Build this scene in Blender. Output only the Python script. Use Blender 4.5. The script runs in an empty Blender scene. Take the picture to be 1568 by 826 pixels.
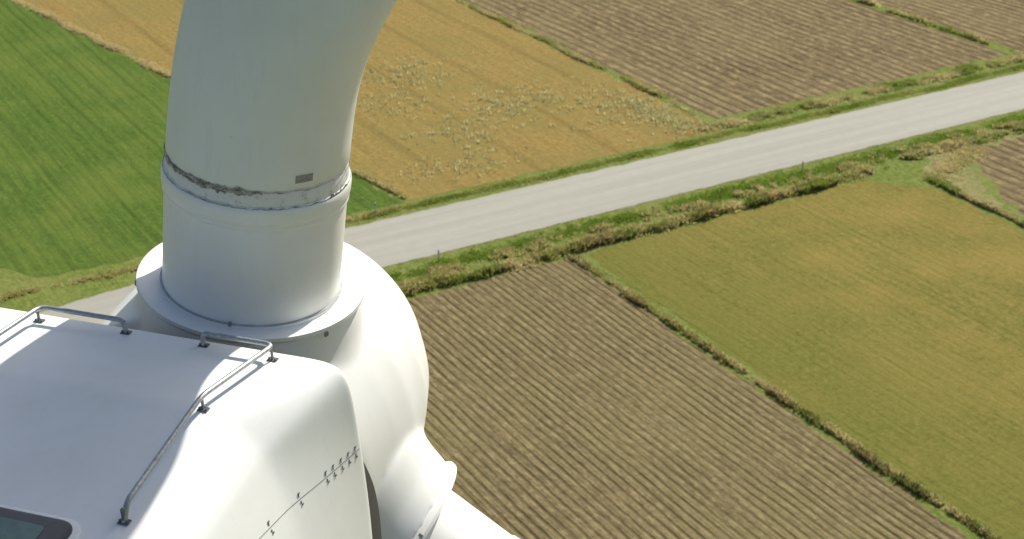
import bpy, math, random
import numpy as np
from mathutils import Vector, Matrix, noise
from mathutils.bvhtree import BVHTree
random.seed(4); rng=np.random.default_rng(7)
scene=bpy.context.scene
R=math.radians
H=48.0
SUN_AZ=R(33); SUN_EL=R(43)

# ---------------------------------------------------------------- materials
class NT:
    def __init__(s,name):
        s.m=bpy.data.materials.new(name); s.m.use_nodes=True
        s.t=s.m.node_tree; s.b=s.t.nodes['Principled BSDF']
    def n(s,ty,**kw):
        nd=s.t.nodes.new(ty)
        for k,v in kw.items():
            if k.startswith('i_'):
                s.set(nd.inputs[k[2:].replace('_',' ')],v)
            else: setattr(nd,k,v)
        return nd
    def set(s,sock,v):
        if isinstance(v,bpy.types.NodeSocket): s.t.links.new(v,sock)
        else: sock.default_value=v
    def coord(s,scale=(1,1,1),which='Object',rot=(0,0,0)):
        tc=s.n('ShaderNodeTexCoord'); mp=s.n('ShaderNodeMapping')
        s.t.links.new(tc.outputs[which],mp.inputs['Vector'])
        mp.inputs['Scale'].default_value=scale; mp.inputs['Rotation'].default_value=rot
        return mp.outputs[0]
    def noise(s,vec,scale,detail=4,rough=.55,dist=0):
        nd=s.n('ShaderNodeTexNoise'); s.t.links.new(vec,nd.inputs['Vector'])
        nd.inputs['Scale'].default_value=scale; nd.inputs['Detail'].default_value=detail
        nd.inputs['Roughness'].default_value=rough; nd.inputs['Distortion'].default_value=dist
        return nd.outputs['Fac']
    def wave(s,vec,scale,dist=1,dscale=1,detail=2):
        nd=s.n('ShaderNodeTexWave'); s.t.links.new(vec,nd.inputs['Vector'])
        nd.inputs['Scale'].default_value=scale; nd.inputs['Distortion'].default_value=dist
        nd.inputs['Detail Scale'].default_value=dscale; nd.inputs['Detail'].default_value=detail
        return nd.outputs['Fac']
    def ramp(s,fac,stops):
        nd=s.n('ShaderNodeValToRGB'); s.t.links.new(fac,nd.inputs[0])
        e=nd.color_ramp.elements
        while len(e)<len(stops): e.new(.5)
        for el,(p,c) in zip(e,stops):
            el.position=p
            if not hasattr(c,'__len__'): c=(c,c,c)
            el.color=(*c,1)
        return nd.outputs[0]
    def mix(s,fac,a,b,mode='MIX'):
        nd=s.n('ShaderNodeMix',data_type='RGBA',blend_type=mode)
        for sock,v in ((nd.inputs[0],fac),(nd.inputs[6],a),(nd.inputs[7],b)):
            if isinstance(v,bpy.types.NodeSocket): s.t.links.new(v,sock)
            elif hasattr(v,'__len__'): sock.default_value=(*v[:3],1)
            else: sock.default_value=v
        return nd.outputs[2]
    def math(s,op,a,b=0):
        nd=s.n('ShaderNodeMath',operation=op); s.set(nd.inputs[0],a); s.set(nd.inputs[1],b)
        return nd.outputs[0]
    def bump(s,h,strength=.5,dist=.1):
        nd=s.n('ShaderNodeBump'); s.t.links.new(h,nd.inputs['Height'])
        nd.inputs['Strength'].default_value=strength; nd.inputs['Distance'].default_value=dist
        s.t.links.new(nd.outputs[0],s.b.inputs['Normal'])
    def base(s,c): s.set(s.b.inputs['Base Color'],c if isinstance(c,bpy.types.NodeSocket) else (*c,1))
    def rough(s,v): s.set(s.b.inputs['Roughness'],v)

def paint(name,col=(.80,.81,.80),rough=.38,dirt=.12):
    k=NT(name); v=k.coord()
    big=k.noise(v,.7,5,.6); fine=k.noise(v,9,6,.7); st=k.noise(k.coord((5,5,.4)),2.5,5,.7)
    d=tuple(c*(1-dirt)*f for c,f in zip(col,(1,.99,.95)))
    c=k.mix(k.ramp(big,[(.42,0),(.72,1)]),col,d)
    c=k.mix(k.math('MULTIPLY',k.ramp(st,[(.55,0),(.8,1)]),.35),c,tuple(x*.8 for x in col))
    c=k.mix(k.ramp(fine,[(.67,0),(.74,.6)]),c,tuple(x*.66 for x in col))
    k.base(c); k.rough(k.ramp(fine,[(.3,rough-.05),(.7,rough+.12)]))
    return k.m
def simple(name,col,rough=.5,metal=0,var=.25,sc=8):
    k=NT(name); f=k.noise(k.coord(),sc,5,.65)
    k.base(k.ramp(f,[(.3,tuple(c*(1-var) for c in col)),(.7,tuple(min(1,c*(1+var)) for c in col))]))
    k.rough(rough); k.b.inputs['Metallic'].default_value=metal
    return k.m
M_white=paint('white_gelcoat',(.89,.89,.86),.45,.08); M_blade=paint('blade_gelcoat',(.82,.835,.785),.5,.08)
M_nac=paint('nacelle_gelcoat',(.90,.91,.88),.5,.08)
M_dark=simple('dark_interior',(.02,.018,.016),.8)
M_galv=simple('galvanised_steel',(.40,.42,.43),.45,.6,.3,25)
M_bolt=simple('bolt_steel',(.16,.165,.17),.5,.5)
M_rub=simple('seam_rubber',(.22,.225,.23),.7)
M_sealr=simple('root_seal_grey',(.42,.43,.43),.7)
M_glass=simple('tinted_hatch_glass',(.06,.15,.13),.08)
M_frame=simple('hatch_frame_grey',(.05,.055,.06),.4)
M_label=simple('label_foil',(.30,.31,.29),.5,.2,.3,40)
def seal_mat():
    k=NT('old_sealant'); v=k.coord()
    f=k.noise(v,14,8,.75)
    c=k.ramp(f,[(.35,(.80,.80,.76)),(.54,(.76,.76,.73)),(.66,(.46,.44,.39))])
    k.base(c); k.rough(.7); k.bump(f,.4,.02); return k.m
def crack_mat():
    k=NT('torn_sealant'); v=k.coord((1,1,2.5))
    f=k.noise(v,11,9,.82)
    k.base(k.ramp(f,[(.33,(.04,.036,.03)),(.42,(.22,.20,.16)),(.50,(.42,.40,.35)),(.60,(.74,.73,.69))])); k.rough(.85); k.bump(f,1,.03); return k.m
M_seal=seal_mat(); M_crack=crack_mat()

# ---------------------------------------------------------------- mesh helpers
def obj(name,verts,faces,mats,parent=None,smooth=True,mw=None,fm=None):
    me=bpy.data.meshes.new(name); me.from_pydata([tuple(v) for v in verts],[],faces); me.update()
    o=bpy.data.objects.new(name,me); scene.collection.objects.link(o)
    for m in (mats if isinstance(mats,list) else [mats]): me.materials.append(m)
    if smooth: me.shade_smooth()
    if fm is not None:
        for p,i in zip(me.polygons,fm): p.material_index=i
    if parent: o.parent=parent
    if mw is not None: o.matrix_local=mw
    return o
def loft(rings,cap0=True,cap1=True,closed=True):
    n=len(rings[0]); V=[v for r in rings for v in r]; F=[]
    for i in range(len(rings)-1):
        for j in range(n if closed else n-1):
            a=i*n+j; b=i*n+(j+1)%n
            F.append((a,b,b+n,a+n))
    if cap0: F.append(tuple(range(n-1,-1,-1)))
    if cap1: F.append(tuple((len(rings)-1)*n+j for j in range(n)))
    return V,F
def revolve(prof,axis='Z',n=96):
    rings=[]
    for r,z in prof:
        rr=[]
        for j in range(n):
            t=2*math.pi*j/n
            rr.append((r*math.cos(t),r*math.sin(t),z) if axis=='Z' else (r*math.sin(t),z,r*math.cos(t)))
        rings.append(rr)
    return rings
def box(cx,cy,cz,sx,sy,sz):
    V=[(cx+a*sx/2,cy+b*sy/2,cz+c*sz/2) for a in(-1,1) for b in(-1,1) for c in(-1,1)]
    F=[(0,1,3,2),(4,6,7,5),(0,4,5,1),(2,3,7,6),(0,2,6,4),(1,5,7,3)]
    return V,F
def merge(parts):
    V=[];F=[]
    for v,f in parts:
        o=len(V); V+=list(v); F+=[tuple(i+o for i in q) for q in f]
    return V,F
def edgesplit(o,ang=35):
    m=o.modifiers.new('es','EDGE_SPLIT'); m.split_angle=R(ang)
def tube(name,pts,rad,mat,parent,bevel_pts=True,cyclic=False):
    cu=bpy.data.curves.new(name,'CURVE'); cu.dimensions='3D'; cu.bevel_depth=rad; cu.bevel_resolution=4
    sp=cu.splines.new('POLY'); sp.points.add(len(pts)-1)
    for p,q in zip(sp.points,pts): p.co=(*q,1)
    sp.use_cyclic_u=cyclic; cu.use_fill_caps=True; cu.materials.append(mat)
    o=bpy.data.objects.new(name,cu); scene.collection.objects.link(o); o.parent=parent
    return o
def round_path(pts,rad,n=6):
    out=[Vector(pts[0])]
    for i in range(1,len(pts)-1):
        p=Vector(pts[i]); a=Vector(pts[i-1])-p; b=Vector(pts[i+1])-p
        r=min(rad,a.length*.48,b.length*.48); a=p+a.normalized()*r; b=p+b.normalized()*r
        for k in range(n+1):
            t=k/n; out.append(a*(1-t)**2+p*2*t*(1-t)+b*t*t)
    out.append(Vector(pts[-1])); return out

# ---------------------------------------------------------------- wind turbine
PHI=R(18); TAU=R(5); PSI=8.2; CONE=3.5
nv=Vector((math.sin(PHI)*math.cos(TAU),math.cos(PHI)*math.cos(TAU),math.sin(TAU)))
rv=Vector((math.cos(PHI),-math.sin(PHI),0)); uv=rv.cross(nv)
O=Vector((-2.717,12.945,H-7.905))
MT=Matrix(((rv.x,nv.x,uv.x,O.x),(rv.y,nv.y,uv.y,O.y),(rv.z,nv.z,uv.z,O.z),(0,0,0,1)))
turb=bpy.data.objects.new('wind_turbine',None); scene.collection.objects.link(turb); turb.matrix_world=MT
D=1.88
def BM(i): return Matrix.Translation((.005,-.03,-.20))@Matrix.Rotation(R(PSI+120*i),4,'Y')@Matrix.Rotation(R(-CONE),4,'X')

# spinner with blade bosses, fused
prof=[(.01,-.74),(1.3,-.74),(1.655,-.73),(1.67,-.6),(1.70,0),(1.70,.4),(1.64,.9),(1.5,1.35),(1.25,1.8),(.9,2.18),(.5,2.42),(.2,2.5),(.01,2.52)]
parts=[loft(revolve(prof,'Y',96))]
for i in range(3):
    M=BM(i)
    v,f=loft(revolve([(.01,.5),(1.28,.5),(1.22,1.25),(1.09,1.55),(1.03,D-.05),(.01,D-.05)],'Z',72))
    parts.append(([M@Vector(p) for p in v],f))
V,F=merge(parts)
sp=obj('spinner',V,F,M_white,turb)
m=sp.modifiers.new('rm','REMESH'); m.mode='VOXEL'; m.voxel_size=.03; m.use_smooth_shade=True
m=sp.modifiers.new('sm','SMOOTH'); m.factor=.5; m.iterations=16

def sstep(a,b,x):
    t=max(0,min(1,(x-a)/(b-a))); return t*t*(3-2*t)
def blade(i):
    M=BM(i)
    sfx='_%d'%(i+1)
    v,f=loft(revolve([(.80,D-.015),(.90,D-.015),(1.00,D+.005),(1.05,D+.022),(1.070,D+.020),(1.075,D-.012),(1.055,D-.035),(1.00,D-.09)],'Z',128),False,False)
    o=obj('blade_flange'+sfx,v,f,M_white,turb,mw=M); edgesplit(o,40)
    pr=[(.80,D-.2),(.852,D-.03),(.852,D+.012),(.834,D+.022),(.834,D+.98),(.842,D+.985),(.851,D+1.0),(.851,D+1.02),(.844,D+1.035),(.853,D+1.045),(.860,D+1.09),(.861,D+1.15),(.856,D+1.19),(.842,D+1.212),(.815,D+1.22)]
    v,f=loft(revolve(pr,'Z',128),False,False)
    o=obj('blade_root'+sfx,v,f,M_white,turb,mw=M); edgesplit(o,50)
    v,f=loft(revolve([(.854,D+.012),(.857,D+.016),(.857,D+.022),(.835,D+.025)],'Z',128),False,False)
    obj('root_seal'+sfx,v,f,M_sealr,turb,mw=M)
    # small fittings on root and flange rim
    ps=[]
    for deg,r,z,sx in ((-77,.865,D+.03,.025),(-25,1.075,D-.05,.035),(-150,1.075,D-.03,.03)):
        t=R(deg); v,f=box(0,0,0,.018,sx,.045); Rm=Matrix.Translation((r*math.cos(t),r*math.sin(t),z))@Matrix.Rotation(t,4,'Z')
        ps.append(([Rm@Vector(p) for p in v],f))
    v,f=merge(ps); obj('root_fittings'+sfx,v,f,M_rub,turb,smooth=False,mw=M)
    rings=[]
    for z,r0 in ((D+1.16,.80),(D+1.205,.830),(D+1.24,.832),(D+1.30,.824),(D+1.37,.820),(D+1.42,.80)):
        rr=[]
        for j in range(256):
            t=2*math.pi*j/256
            q=noise.noise(Vector((math.cos(t)*7,math.sin(t)*7,z*9)))*.008
            rr.append(((r0+q)*math.cos(t),(r0+q)*math.sin(t),z))
        rings.append(rr)
    v,f=loft(rings,False,False); obj('sealant_band'+sfx,v,f,M_seal,turb,mw=M)
    for (nm,zc,rr0,sd) in (('upper_crack',D+1.368,.837,1.),('lower_crack',D+1.212,.850,9.)):
        ra=[];rb=[];rc=[]
        n=1400
        for j in range(n):
            t=2*math.pi*j/n; deg=(math.degrees(t)+180)%360-180
            c=Vector((math.cos(t),math.sin(t),0))
            fi=noise.fractal(c*12+Vector((0,0,sd)),.6,2.,5); f2=noise.fractal(c*10+Vector((5,0,sd)),.6,2.,4)
            if sd==1.:
                if deg<-62: amp=.010+.022*(1-sstep(-76,-62,deg))*(.85+.7*noise.noise(c*4))
                else: amp=.0035
                if -8<deg<60: amp=.006
            else:
                amp=.003+.007*max(0,noise.noise(c*3)+.3)+ (.018*sstep(-20,-14,deg)*(1-sstep(6,14,deg)))
            w=max(.0008,amp*(1.0+1.0*fi)); z0=zc+f2*.012-(.4*amp)
            ra.append((*(c.xy*(rr0-.003)),z0+w)); rb.append((*(c.xy*rr0),z0)); rc.append((*(c.xy*(rr0-.006)),z0-w*1.2))
        v,f=loft([ra,rb,rc],False,False); obj(nm+sfx,v,f,M_crack,turb,mw=M)
    st=[(1.37,.818,0,.818,0),(1.39,.827,0,.827,0),(1.8,.818,0.015,.82,0),(2.1,.820,.038,.815,.02),(2.4,.832,.085,.80,.10),(2.8,.862,.185,.77,.25),(3.2,.915,.31,.71,.42),(3.9,1.05,.50,.60,.75),(4.6,1.17,.60,.48,1),(6,1.24,.64,.38,1),(9,1.08,.5,.28,1),(13,.88,.38,.20,1),(18,.6,.25,.12,1),(22,.38,.15,.06,1),(23.6,.15,.08,.02,1),(23.8,.03,.02,.006,1)]
    S=np.array(st); ss=np.concatenate([np.array([1.37,1.378,1.39,1.6,1.8]),np.linspace(2.0,6,30),np.linspace(6.6,23.8,26)])
    def sm(s,c):
        return sum(np.interp(s+d,S[:,0],S[:,c]) for d in (-.2,-.1,0,.1,.2))/5 if s>1.7 else np.interp(s,S[:,0],S[:,c])
    rings=[]
    for q,s in enumerate(ss):
        hc,off,ht,k=[sm(s,c) for c in range(1,5)]
        tw=-R(18)*sstep(1.9,4.2,s)*(1-.6*min(1,max(0,(s-5)/18)))
        rr=[]
        for j in range(192):
            t=2*math.pi*j/192; ct=math.cos(t); si=math.sin(t)
            x=off+hc*ct; y=ht*si*(1-k*.62*((ct+1)/2)**1.2)
            z=D+s
            if q<3: z+=.008*noise.fractal(Vector((ct*9,si*9,3)),.6,2.,4)
            rr.append((x*math.cos(tw)+y*math.sin(tw),-x*math.sin(tw)+y*math.cos(tw),z))
        rings.append(rr)
    v,f=loft(rings,True,True)
    me=obj('blade'+sfx,v,f,M_blade,turb,mw=M); edgesplit(me,60)
    t0=R(-36); rr=.8305
    V=[];n=6
    for a in range(n+1):
        t=t0+(a/n-.5)*.17/.82
        for z in (D+1.44,D+1.515): V.append((rr*math.cos(t),rr*math.sin(t),z))
    obj('blade_label'+sfx,V,[(2*a,2*a+2,2*a+3,2*a+1) for a in range(n)],M_label,turb,mw=M)
for i in range(3): blade(i)

v,f=loft(revolve([(1.25,-1.8),(1.25,-.7)],'Y',64)); obj('hub_shaft',v,f,M_dark,turb)

# nacelle
CX=.06
def sec(pts):
    full=[(x,z) for x,z in pts]; left=[(-x,z) for x,z in pts[::-1][1:-1]]
    return full+left
front=[(0,1.965),(.7,1.965),(1.25,1.965),(1.50,1.965),(1.68,1.96),(1.81,1.91),(1.875,1.80),(1.905,1.55),(1.93,1.1),(1.96,.5),(1.95,-.4),(1.85,-1.3),(1.3,-1.75),(0,-1.8)]
mid  =[(0,2.12),(.7,2.12),(1.23,2.118),(1.30,2.105),(1.37,2.04),(1.54,1.84),(1.60,1.76),(1.645,1.64),(1.82,1.15),(1.96,.5),(2.0,-.4),(1.95,-1.35),(1.3,-1.95),(0,-2.0)]
back =[(0,2.06),(.7,2.06),(1.23,2.058),(1.30,2.045),(1.37,1.98),(1.54,1.78),(1.60,1.70),(1.645,1.59),(1.82,1.12),(1.96,.45),(2.0,-.4),(1.95,-1.35),(1.3,-1.95),(0,-2.0)]
rear =[(0,1.7),(.5,1.7),(.9,1.68),(1.0,1.65),(1.1,1.58),(1.25,1.45),(1.32,1.3),(1.38,1.2),(1.45,.8),(1.5,.3),(1.52,-.3),(1.45,-1.0),(1.1,-1.4),(0,-1.45)]
def ring(s,y,k=1):
    return [(CX+x*k,y,z*k) for x,z in sec(s)]
def lerp(a,b,t): return [(x0*(1-t)+x1*t,z0*(1-t)+z1*t) for (x0,z0),(x1,z1) in zip(a,b)]
rings=[ring(front,-1.95,.93),ring(front,-1.46,.945),ring(front,-1.40,.955),ring(front,-1.375,.975),ring(front,-1.385,.992),ring(front,-1.42,1.0),
 ring(lerp(front,mid,.12),-1.52),ring(lerp(front,mid,.5),-1.95),ring(lerp(front,mid,.92),-2.38),ring(mid,-2.50),ring(lerp(mid,back,.15),-2.68),ring(back,-3.8),ring(back,-5.5),ring(back,-7.5),ring(lerp(back,rear,.3),-8.5),ring(rear,-9.1),ring(rear,-9.2,.9)]
V,F=loft(rings)
n=len(rings[0]); fm=[1 if i<n*1 else 0 for i in range(len(F))]; fm[-2]=1
nac=obj('nacelle',V,F,[M_nac,M_dark],turb,fm=fm)
m=nac.modifiers.new('ss','SUBSURF'); m.levels=3; m.render_levels=3
# dark strip standing in for the shaded gap between nacelle mouth and spinner (side)
ra=[];rb=[];rc=[]
for j in range(41):
    t=j/40; z=1.02-2.2*t
    x=CX+np.interp(-z,[-1.1,-.5,.4,1.3],[1.93,1.96,1.95,1.85])*.972
    d=.30*math.sin(math.pi*min(1,t*1.0))**.8
    ra.append((x,-1.42,z)); rb.append((x-.02,-1.37+d,z)); rc.append((x-.14,-1.37+d,z))
v,f=loft([ra,rb,rc],False,False,False); obj('mouth_gap_shade',v,f,M_dark,turb)
bpy.context.view_layer.update()
dg=bpy.context.evaluated_depsgraph_get(); bvh=BVHTree.FromObject(nac,dg)
def roof(x,y):
    h=bvh.ray_cast(Vector((x,y,5)),Vector((0,0,-1))); return h[0].z if h[0] else 2
def side(y,z):
    h=bvh.ray_cast(Vector((6,y,z)),Vector((-1,0,0))); return h[0],h[1]

def rail(sfx,xi,x1,x2,x3,yf=-1.50):
    hgt=.13
    def P(x,y,dz=hgt): return (x,y,roof(x,y)+dz)
    pts=[P(xi,yf,0),P(xi,yf),P(x1,yf),P(x2,-2.5),P(x3,-3.75),P(x3,-3.82,0)]
    tube('roof_rail'+sfx,round_path(pts,.09),.022,M_galv,turb)
    ps=[]
    for x,y in [(xi,yf),(x1,yf-.05),(x2,-2.5),(x3,-3.82)]:
        z=roof(x,y)
        ps.append(box(x,y,z+.006,.085,.06,.010)); ps.append(box(x,y,z+.065,.014,.022,.12))
        for dx in(-.028,.028):
            v,f=loft([[(x+dx+.009*math.cos(t*math.pi/3),y-.01+.009*math.sin(t*math.pi/3),z+h) for t in range(6)] for h in(.008,.028)]); ps.append((v,f))
    v,f=merge(ps); obj('rail_feet'+sfx,v,f,M_bolt,turb,smooth=False)
rail('_1',.65,1.32,1.20,1.27); rail('_2',-.10,-.93,-.93,-.93)
pts=[]
for i in range(60):
    t=i/59; y=-1.44-3.4*t; z=1.13+.20*(y+1.45)/-1.5
    p,nn=side(y,z); pts.append(p+nn*.0015)
tube('side_seam',pts,.0045,M_rub,turb)
clips=[]
for y in (-1.50,-1.61,-1.72,-1.84,-1.95,-2.33,-2.78,-3.2,-3.7):
    for up in (1,-1):
        z=1.13+.20*(y+1.45)/-1.5+up*.05
        p,nn=side(y,z); clips.append(box(p.x+.003,y,p.z,.010,.020,.012)); 
        p2,_=side(y-.008,z-up*.02); clips.append(box(p2.x+.002,y-.008,p2.z,.006,.006,.032))
v,f=merge(clips); obj('seam_clips',v,f,M_bolt,turb,smooth=False)
def rrect(x0,x1,y0,y1,r,n=6):
    out=[]
    for cx,cy,a in ((x1-r,y1-r,0),(x0+r,y1-r,90),(x0+r,y0+r,180),(x1-r,y0+r,270)):
        for k in range(n+1):
            t=R(a+90*k/n); out.append((cx+r*math.cos(t),cy+r*math.sin(t)))
    return out
def plate(name,x0,x1,y0,y1,r,zb,zt,mat,ins=.02):
    a=rrect(x0,x1,y0,y1,r); b=rrect(x0+ins,x1-ins,y0+ins,y1-ins,max(.01,r-ins))
    rr=[[(x,y,zb) for x,y in a],[(x,y,zt-ins*.5) for x,y in a],[(x,y,zt) for x,y in b]]
    v,f=loft(rr); o=obj(name,v,f,mat,turb); edgesplit(o,30)
zr=roof(.2,-4.5)
plate('hatch_kerb',-.80,1.04,-5.6,-3.91,.16,zr-.1,zr+.03,M_nac)
plate('hatch_frame',-.77,1.00,-5.57,-3.95,.14,zr,zr+.045,M_frame)
plate('hatch_glass',-.62,.80,-5.42,-4.06,.05,zr+.03,zr+.052,M_glass,.005)
Mi=MT.inverted()
tc=MT@Vector((.06,-4.2,-1.7))
v,f=loft([[(tc.x+r*math.cos(2*math.pi*j/64),tc.y+r*math.sin(2*math.pi*j/64),z) for j in range(64)] for z,r in ((tc.z,1.15),(tc.z*.5,1.5),(0,1.9))])
obj('tower',[Mi@Vector(p) for p in v],f,M_white,turb)

# ---------------------------------------------------------------- ground (frame aligned to the road)
RZ=Matrix.Rotation(R(31),4,'Z')
def field_obj(name,poly,z,mat,wob=.25):
    V=[]
    n=len(poly)
    for a in range(n):
        p=Vector(poly[a]); q=Vector(poly[(a+1)%n]); L=(q-p).length; k=max(1,min(300,int(L/.6))) if wob else 1
        for j in range(k):
            c=p.lerp(q,j/k); 
            if wob: c=c+Vector((noise.noise(Vector((c.x*.7,c.y*.7,1))),noise.noise(Vector((c.x*.7,c.y*.7,8)))))*wob*2
            V.append((c.x,c.y,0))
    o=obj(name,V,[tuple(range(len(V)))],mat,smooth=False); o.matrix_world=Matrix.Translation((0,0,z))@RZ
    return o
def field_mat(name,c0,c1,c2,row=.6,rowamt=.4,straw=None,strawamt=.5,large=None,largeamt=.6,bump=.4,tram=None,wdist=4,longamt=None,edge=None,sat=.97,val=1.03,strawsc=(2.6,.8,1)):
    k=NT(name); v=k.coord()
    longamt=rowamt if longamt is None else longamt
    fine=k.noise(v,1.9,9,.74); fine2=k.noise(v,4,6,.8)
    long=k.noise(k.coord((2.6,.10,1)),1.0,8,.68,.3)
    blot=k.noise(v,.11,6,.65); blot2=k.noise(k.coord((.35,.07,1)),1.0,5,.65)
    w=k.wave(v,2*math.pi/20/row,wdist,.25,5)
    base=k.ramp(fine,[(.32,c0),(.5,c1),(.68,c2)])
    base=k.mix(k.math('MULTIPLY',k.ramp(long,[(.40,0),(.62,1)]),longamt),base,tuple(x*.6 for x in c0))
    wm=k.math('MULTIPLY',k.ramp(w,[(.0,1),(.6,0)]),k.ramp(k.noise(v,.22,6,.7),[(.35,.3),(.65,1)]))
    if straw:
        sfac=k.noise(k.coord(strawsc),1.3,9,.78)
        base=k.mix(k.math('MULTIPLY',k.ramp(sfac,[(.48,0),(.62,1)]),strawamt),base,straw)
    base=k.mix(k.math('MULTIPLY',wm,rowamt),base,tuple(x*.62 for x in c0))
    if large:
        base=k.mix(k.math('MULTIPLY',k.ramp(blot,[(.44,0),(.62,1)]),largeamt),base,large)
        base=k.mix(k.math('MULTIPLY',k.ramp(blot2,[(.5,0),(.66,1)]),largeamt*.7),base,large)
    if edge:
        x0,x1,col,amt=edge
        sx=k.n('ShaderNodeSeparateXYZ'); k.t.links.new(v,sx.inputs[0])
        mr=k.n('ShaderNodeMapRange'); k.t.links.new(sx.outputs[0],mr.inputs[0])
        mr.inputs[1].default_value=x0; mr.inputs[2].default_value=x1; mr.inputs[3].default_value=1; mr.inputs[4].default_value=0
        fac=k.math('MULTIPLY',k.math('MULTIPLY',mr.outputs[0],k.ramp(blot,[(.35,.4),(.6,1)])),amt)
        base=k.mix(fac,base,col)
    if tram:
        t=k.wave(v,2*math.pi/20/tram,1.5,.15,3)
        base=k.mix(k.math('MULTIPLY',k.ramp(t,[(.0,1),(.06,0)]),.22),base,tuple(x*.5 for x in c0))
    base=k.mix(.5,base,k.ramp(fine2,[(.3,.27),(.7,.8)]),'OVERLAY')
    hs=k.n('ShaderNodeHueSaturation'); hs.inputs['Saturation'].default_value=sat; hs.inputs['Value'].default_value=val
    k.t.links.new(base,hs.inputs['Color']); base=hs.outputs[0]
    k.base(base); k.rough(.95); k.b.inputs['Specular IOR Level'].default_value=.05
    h=k.math('ADD',k.math('MULTIPLY',wm,-rowamt),k.math('ADD',fine,k.math('MULTIPLY',long,-.8)))
    k.bump(h,bump,.22)
    return k.m
G_verge=field_mat('verge_grass_ground',(.07,.105,.015),(.12,.17,.026),(.22,.235,.06),1.5,.05,(.33,.30,.12),.35,(.22,.22,.07),.45,.5)
F_green=field_mat('green_crop',(.05,.098,.012),(.078,.142,.018),(.125,.19,.034),1.1,.25,(.16,.19,.05),.4,(.13,.17,.03),.6,.6,3.4,longamt=.4)
F_ochre=field_mat('ripe_crop',(.195,.13,.031),(.265,.185,.048),(.33,.245,.075),1.6,.10,(.36,.28,.12),.4,(.20,.17,.05),.5,.4,8.,longamt=.3)
F_brown=field_mat('stubble_soil',(.125,.096,.046),(.20,.156,.074),(.29,.23,.112),.60,.72,(.42,.34,.17),.55,(.215,.18,.075),.4,.8,longamt=.5,wdist=2.4,strawsc=(3.0,.6,1))
F_brown2=field_mat('stubble_soil_far',(.125,.092,.045),(.185,.14,.07),(.265,.205,.105),1.25,.8,(.46,.35,.165),.65,(.27,.21,.10),.35,.9,longamt=.6,wdist=3.5,strawsc=(1.1,.5,1))
F_olive=field_mat('olive_crop',(.12,.115,.02),(.178,.165,.033),(.24,.215,.053),.9,.15,(.29,.225,.068),.45,(.27,.2,.052),.6,.6,longamt=.3,edge=(57,74,(.10,.13,.021),.65))
F_straw=field_mat('straw_ground',(.13,.14,.04),(.25,.225,.09),(.36,.31,.15),1.5,.1,(.42,.36,.19),.5,(.14,.17,.04),.5,.6,longamt=.2)
E=1500
gr=field_obj('ground',[(-E,-E),(E*1.2,-E),(E*1.2,E*1.2),(-E,E*1.2)],0,G_verge,0)
field_obj('green_field',[(21,102.5),(50.5,101.3),(45,142),(38.5,181),(28,260),(-40,260),(-5,135),(18,108)],.008,F_green)
field_obj('ripe_wheat_field',[(51.2,101.4),(83.4,101.4),(84,153),(83.5,270),(29,270),(39.6,181),(45.6,142)],.012,F_ochre)
field_obj('far_ploughed_field',[(85,104.2),(124,104),(124.5,300),(85,300)],.008,F_brown2)
field_obj('far_ploughed_field.001',[(126,104),(330,104),(330,300),(126,300)],.008,F_brown2)
field_obj('ploughed_field',[(-60,-60),(55.6,-60),(55.4,40),(56.4,85.4),(-60,85.2)],.008,F_brown)
field_obj('olive_crop_field',[(56.9,-60),(88.5,-60),(89.3,70),(90.0,81),(86,85.6),(58,85.4),(57,60)],.008,F_olive)
field_obj('straw_strip',[(91.5,75),(96,83),(110,86.4),(140,87.0),(96,87.4),(90.8,83)],.004,F_straw,.9)
field_obj('ploughed_field.001',[(91,-60),(300,-60),(300,86.2),(99,86.0),(96,81),(92.8,75),(91.2,68)],.008,F_brown2,.5)
field_obj('ploughed_field.002',[(-80,101),(16,101.5),(14,112),(-10,135),(-80,150)],.008,F_brown)

def road_mat():
    k=NT('pale_road'); v=k.coord()
    f=k.noise(v,.9,6,.6); g=k.noise(k.coord((.02,1.0,1)),1,4,.6); h=k.noise(v,12,4,.7)
    c=k.ramp(f,[(.3,(.345,.332,.275)),(.7,(.38,.365,.305))])
    c=k.mix(k.math('MULTIPLY',k.ramp(g,[(.42,0),(.62,1)]),.55),c,(.29,.28,.235))
    c=k.mix(.15,c,k.ramp(h,[(.3,.3),(.7,.7)]),'OVERLAY')
    k.base(c); k.rough(.9); return k.m
M_road=road_mat()
def cw(s): return -0.0030*max(0,46-s)**2
jr=lambda s,k: .16*noise.noise(Vector((s*.6,k,0)))+.1*noise.noise(Vector((s*2.3,k,5)))
xs=sorted(set(list(np.linspace(-60,200,781))+[230,300,400]))
V=[]
for s in xs: V+= [(s,91.15+cw(s)+jr(s,1),0),(s,98.95+cw(s)+jr(s,7),0)]
F=[(2*i,2*i+2,2*i+3,2*i+1) for i in range(len(xs)-1)]
ro=obj('road',V,F,M_road,smooth=False); ro.matrix_world=Matrix.Translation((0,0,.03))@RZ
k=NT('shoulder_gravel'); f=k.noise(k.coord(),3,6,.7); k.base(k.ramp(f,[(.35,(.12,.13,.035)),(.6,(.27,.25,.13))])); k.rough(.95)
V=[]
for s in xs: V+= [(s,91.0+cw(s)+2*jr(s,11),0),(s,99.07+cw(s)+2*jr(s,17),0)]
so=obj('road_shoulder',V,F,k.m,smooth=False); so.matrix_world=Matrix.Translation((0,0,.018))@RZ

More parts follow.
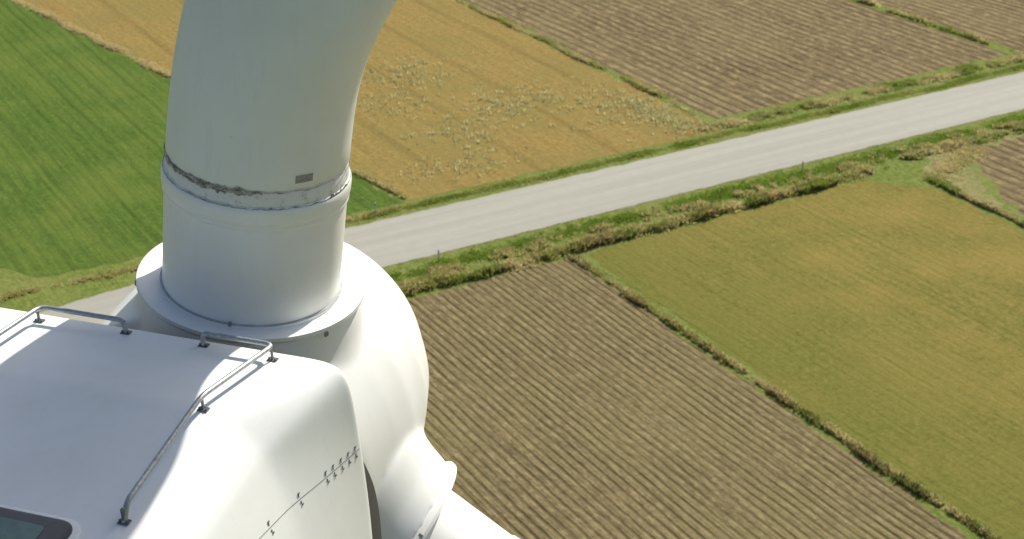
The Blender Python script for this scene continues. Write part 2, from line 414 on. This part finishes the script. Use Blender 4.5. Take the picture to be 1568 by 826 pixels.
# ---------------------------------------------------------------- vegetation tufts
k=NT('tuft_leaves')
at=k.n('ShaderNodeAttribute',attribute_name='Col'); k.base(at.outputs['Color']); k.rough(.8); k.b.inputs['Specular IOR Level'].default_value=.1
tr=k.n('ShaderNodeBsdfTranslucent'); k.t.links.new(at.outputs['Color'],tr.inputs[0])
mx=k.n('ShaderNodeMixShader'); mx.inputs[0].default_value=.5
k.t.links.new(k.b.outputs[0],mx.inputs[1]); k.t.links.new(tr.outputs[0],mx.inputs[2])
k.t.links.new(mx.outputs[0],k.t.nodes['Material Output'].inputs[0])
M_tuft=k.m
def tufts(name,pts,hts,cols,spread=.18,blades=7,bw=.05):
    n=len(pts); pts=np.asarray(pts); hts=np.asarray(hts); cols=np.asarray(cols)
    N=n*blades
    P=np.repeat(pts,blades,0); Hh=np.repeat(hts,blades)*rng.uniform(.6,1.15,N); C=np.repeat(cols,blades,0)*rng.uniform(.75,1.3,(N,1))
    a=rng.uniform(0,2*np.pi,N); r=spread*np.sqrt(rng.uniform(0,1,N))
    bx=P[:,0]+np.cos(a)*r; by=P[:,1]+np.sin(a)*r
    lean=rng.uniform(.1,.8,N)*Hh; b=a+rng.normal(0,.6,N)
    tx=bx+np.cos(b)*lean; ty=by+np.sin(b)*lean
    c=rng.uniform(0,np.pi,N); w=bw*rng.uniform(.6,1.5,N)
    V=np.zeros((N,4,3)); 
    V[:,0]=np.c_[bx-np.cos(c)*w*.5,by-np.sin(c)*w*.5,np.zeros(N)]
    V[:,1]=np.c_[bx+np.cos(c)*w*.5,by+np.sin(c)*w*.5,np.zeros(N)]
    mx=bx*.45+tx*.55; my=by*.45+ty*.55
    V[:,2]=np.c_[mx+np.cos(c)*w,my+np.sin(c)*w,Hh*.65]
    V[:,3]=np.c_[tx-np.cos(c)*w*.3,ty-np.sin(c)*w*.3,Hh]
    me=bpy.data.meshes.new(name); me.vertices.add(N*4); me.vertices.foreach_set('co',V.ravel())
    F=np.arange(N*4,dtype=np.int32); me.loops.add(N*4); me.loops.foreach_set('vertex_index',F)
    me.polygons.add(N); me.polygons.foreach_set('loop_start',np.arange(0,N*4,4,dtype=np.int32))
    me.update(calc_edges=True)
    ca=me.attributes.new('Col','FLOAT_COLOR','POINT')
    cc=np.ones((N,4,4)); cc[:,:,:3]=C[:,None,:]; ca.data.foreach_set('color',cc.ravel())
    me.materials.append(M_tuft)
    o=bpy.data.objects.new(name,me); scene.collection.objects.link(o); o.matrix_world=RZ
    return o
GREEN=np.array((.18,.26,.037)); DRY=np.array((.60,.51,.26)); OLV=np.array((.37,.37,.11)); BRN=np.array((.34,.26,.12)); DK=np.array((.12,.16,.035))
def band(pa,pb,width,n,h0,h1,mixw,fq=.35,off=0,wig=.5,thr=-.6):
    pa=np.array(pa);pb=np.array(pb); d=pb-pa; L=np.linalg.norm(d); d=d/L; nn=np.array((-d[1],d[0]))
    P=[];Hh=[];C=[]
    while len(P)<n:
        t=random.random()*L; q=random.gauss(0,.42)*width
        ctr=wig*noise.noise(Vector((t*.15,off,3)))
        p=pa+d*t+nn*(q+ctr)
        cl=noise.noise(Vector((p[0]*fq,p[1]*fq,off)))+.5*noise.noise(Vector((p[0]*1.3,p[1]*1.3,off+4)))
        if cl<thr+random.random()*.3: continue
        h=(h0+(h1-h0)*min(1,max(0,.4+cl)))*max(.3,1-abs(q)/width*.5)
        m=.5+1.1*noise.noise(Vector((p[0]*.25,p[1]*.25,off+9)))+random.gauss(0,.22)
        m=min(1,max(0,m)); c=mixw[0]*(1-m)+mixw[1]*m
        P.append(p);Hh.append(h);C.append(c)
    return P,Hh,C
def cat(*bs): return [sum((list(b[i]) for b in bs),[]) for i in range(3)]
tufts('hedgerow',*cat(band((-30,86.2),(88,86.8),.95,5600,.2,.85,(OLV,DRY),off=1,thr=-.45),band((-30,85.8),(88,86.3),.4,2000,.3,.9,(GREEN,BRN),off=31,thr=-.2)))
tufts('field_margin',*cat(band((56.2,-5),(56.7,85.5),.28,2600,.15,.45,(OLV,DRY),off=2,wig=.3),band((56.0,-5),(56.5,85.5),.2,900,.2,.55,(DK,BRN),off=42,wig=.3,thr=-.2)))
tufts('field_margin.001',*cat(band((90.0,40),(90.9,83),.3,1500,.2,.6,(GREEN,DRY),off=5,thr=-.3),band((88,87.4),(140,87.4),.9,2600,.2,.7,(GREEN,DRY),off=6,thr=-.3),band((91,82),(100,86.5),1.6,900,.1,.35,(OLV,DRY),off=61,thr=-.4)))
tufts('field_margin.002',*cat(band((125,103),(125,190),.5,1500,.3,.8,(GREEN,DRY),off=7,thr=-.25),band((84.3,103),(84.3,200),.45,2200,.2,.5,(OLV,DRY),off=8,thr=-.4)))
tufts('field_margin.003',*cat(band((51,101.5),(45.5,142),.3,900,.2,.4,(OLV,DRY),off=9,thr=-.3),band((45.5,142),(39,181),.6,2600,.2,.45,(DRY,DRY*1.15),off=10)))
tufts('hedgerow.001',*cat(band((15,101),(17,108),1.3,1200,.3,.9,(GREEN,DRY),off=12),band((17,108),(-8,136),.9,2000,.3,.9,(GREEN,DRY),off=13),band((-10,100.5),(50,100.6),.6,1500,.15,.3,(OLV,DRY),off=14,thr=-.3)))
tufts('verge_grass',*cat(band((-10,89.2),(140,89.2),1.4,10000,.08,.24,(GREEN,GREEN*1.25),off=15),band((-10,88.4),(140,88.6),1.0,2600,.2,.5,(OLV,DRY*.9),off=55,thr=.05),band((40,100.2),(160,100.2),.6,5000,.08,.28,(GREEN,OLV),off=16),band((82,102.3),(160,102.3),1.0,3800,.15,.6,(GREEN,DRY),off=17,thr=-.2)),spread=.25,blades=6)
P=[];Hh=[];C=[]
for (cs,cwv,rs,rw,n) in ((66,131,6.,5.5,190),(72,118,7,4.8,240),(63,113,5,5,90),(78,110,4,5,130),(81,108,2.5,7,300),(60,124,4,5,80),(58,106,5,3,90)):
    for _ in range(n):
        px,py=random.gauss(cs,rs*.5),random.gauss(cwv,rw*.5)
        if py<101.5: continue
        P.append((px,py)); Hh.append(random.uniform(.15,.45)); C.append(np.array((.50,.47,.24))*random.uniform(.8,1.25))
tufts('weed_patch',P,Hh,C,spread=.3,blades=6,bw=.05)

def post(name,s,w):
    p=RZ@Vector((s,w,0))
    root=bpy.data.objects.new(name,None); scene.collection.objects.link(root); root.location=p
    v,f=loft([[(.055*math.cos(t*math.pi/4),.055*math.sin(t*math.pi/4),z) for t in range(8)] for z in(0,.9,1.0)])
    obj('post_body',v,f,simple('post_plastic',(.55,.56,.55),.5),root)
    v,f=box(0,-.06,.82,.07,.012,.15); obj('post_reflector',v,f,simple('post_reflector',(.1,.1,.1),.3),root,smooth=False)
post('roadside_marker_post',47.6,89.9); post('roadside_marker_post.001',47.5,100.4); post('roadside_marker_post.002',83.0,89.7)

# ---------------------------------------------------------------- light, camera
w=bpy.data.worlds.new('World'); scene.world=w; w.use_nodes=True
nt=w.node_tree; bg=nt.nodes['Background']; sk=nt.nodes.new('ShaderNodeTexSky'); sk.sky_type='NISHITA'
sk.sun_disc=False; sk.sun_elevation=SUN_EL; sk.sun_rotation=SUN_AZ; sk.altitude=50; sk.dust_density=3; sk.air_density=1
nt.links.new(sk.outputs[0],bg.inputs[0]); bg.inputs[1].default_value=.11
sl=bpy.data.lights.new('sun','SUN'); sl.energy=5; sl.angle=R(.53); sl.color=(1,.96,.86)
so=bpy.data.objects.new('sun',sl); scene.collection.objects.link(so)
d=Vector((math.sin(SUN_AZ)*math.cos(SUN_EL),math.cos(SUN_AZ)*math.cos(SUN_EL),math.sin(SUN_EL)))
so.rotation_euler=d.to_track_quat('Z','Y').to_euler(); so.location=d*100
cam=bpy.data.cameras.new('camera'); co=bpy.data.objects.new('camera',cam); scene.collection.objects.link(co)
co.location=(0,0,H); co.rotation_euler=(R(90-25.6),0,0)
cam.sensor_width=36; cam.lens=2290/1568*36; cam.clip_end=6000; cam.clip_start=.1
cam.dof.use_dof=True; cam.dof.focus_distance=13.4; cam.dof.aperture_fstop=2.6
scene.camera=co
scene.view_settings.view_transform='Standard'; scene.view_settings.look='None'; scene.view_settings.exposure=0
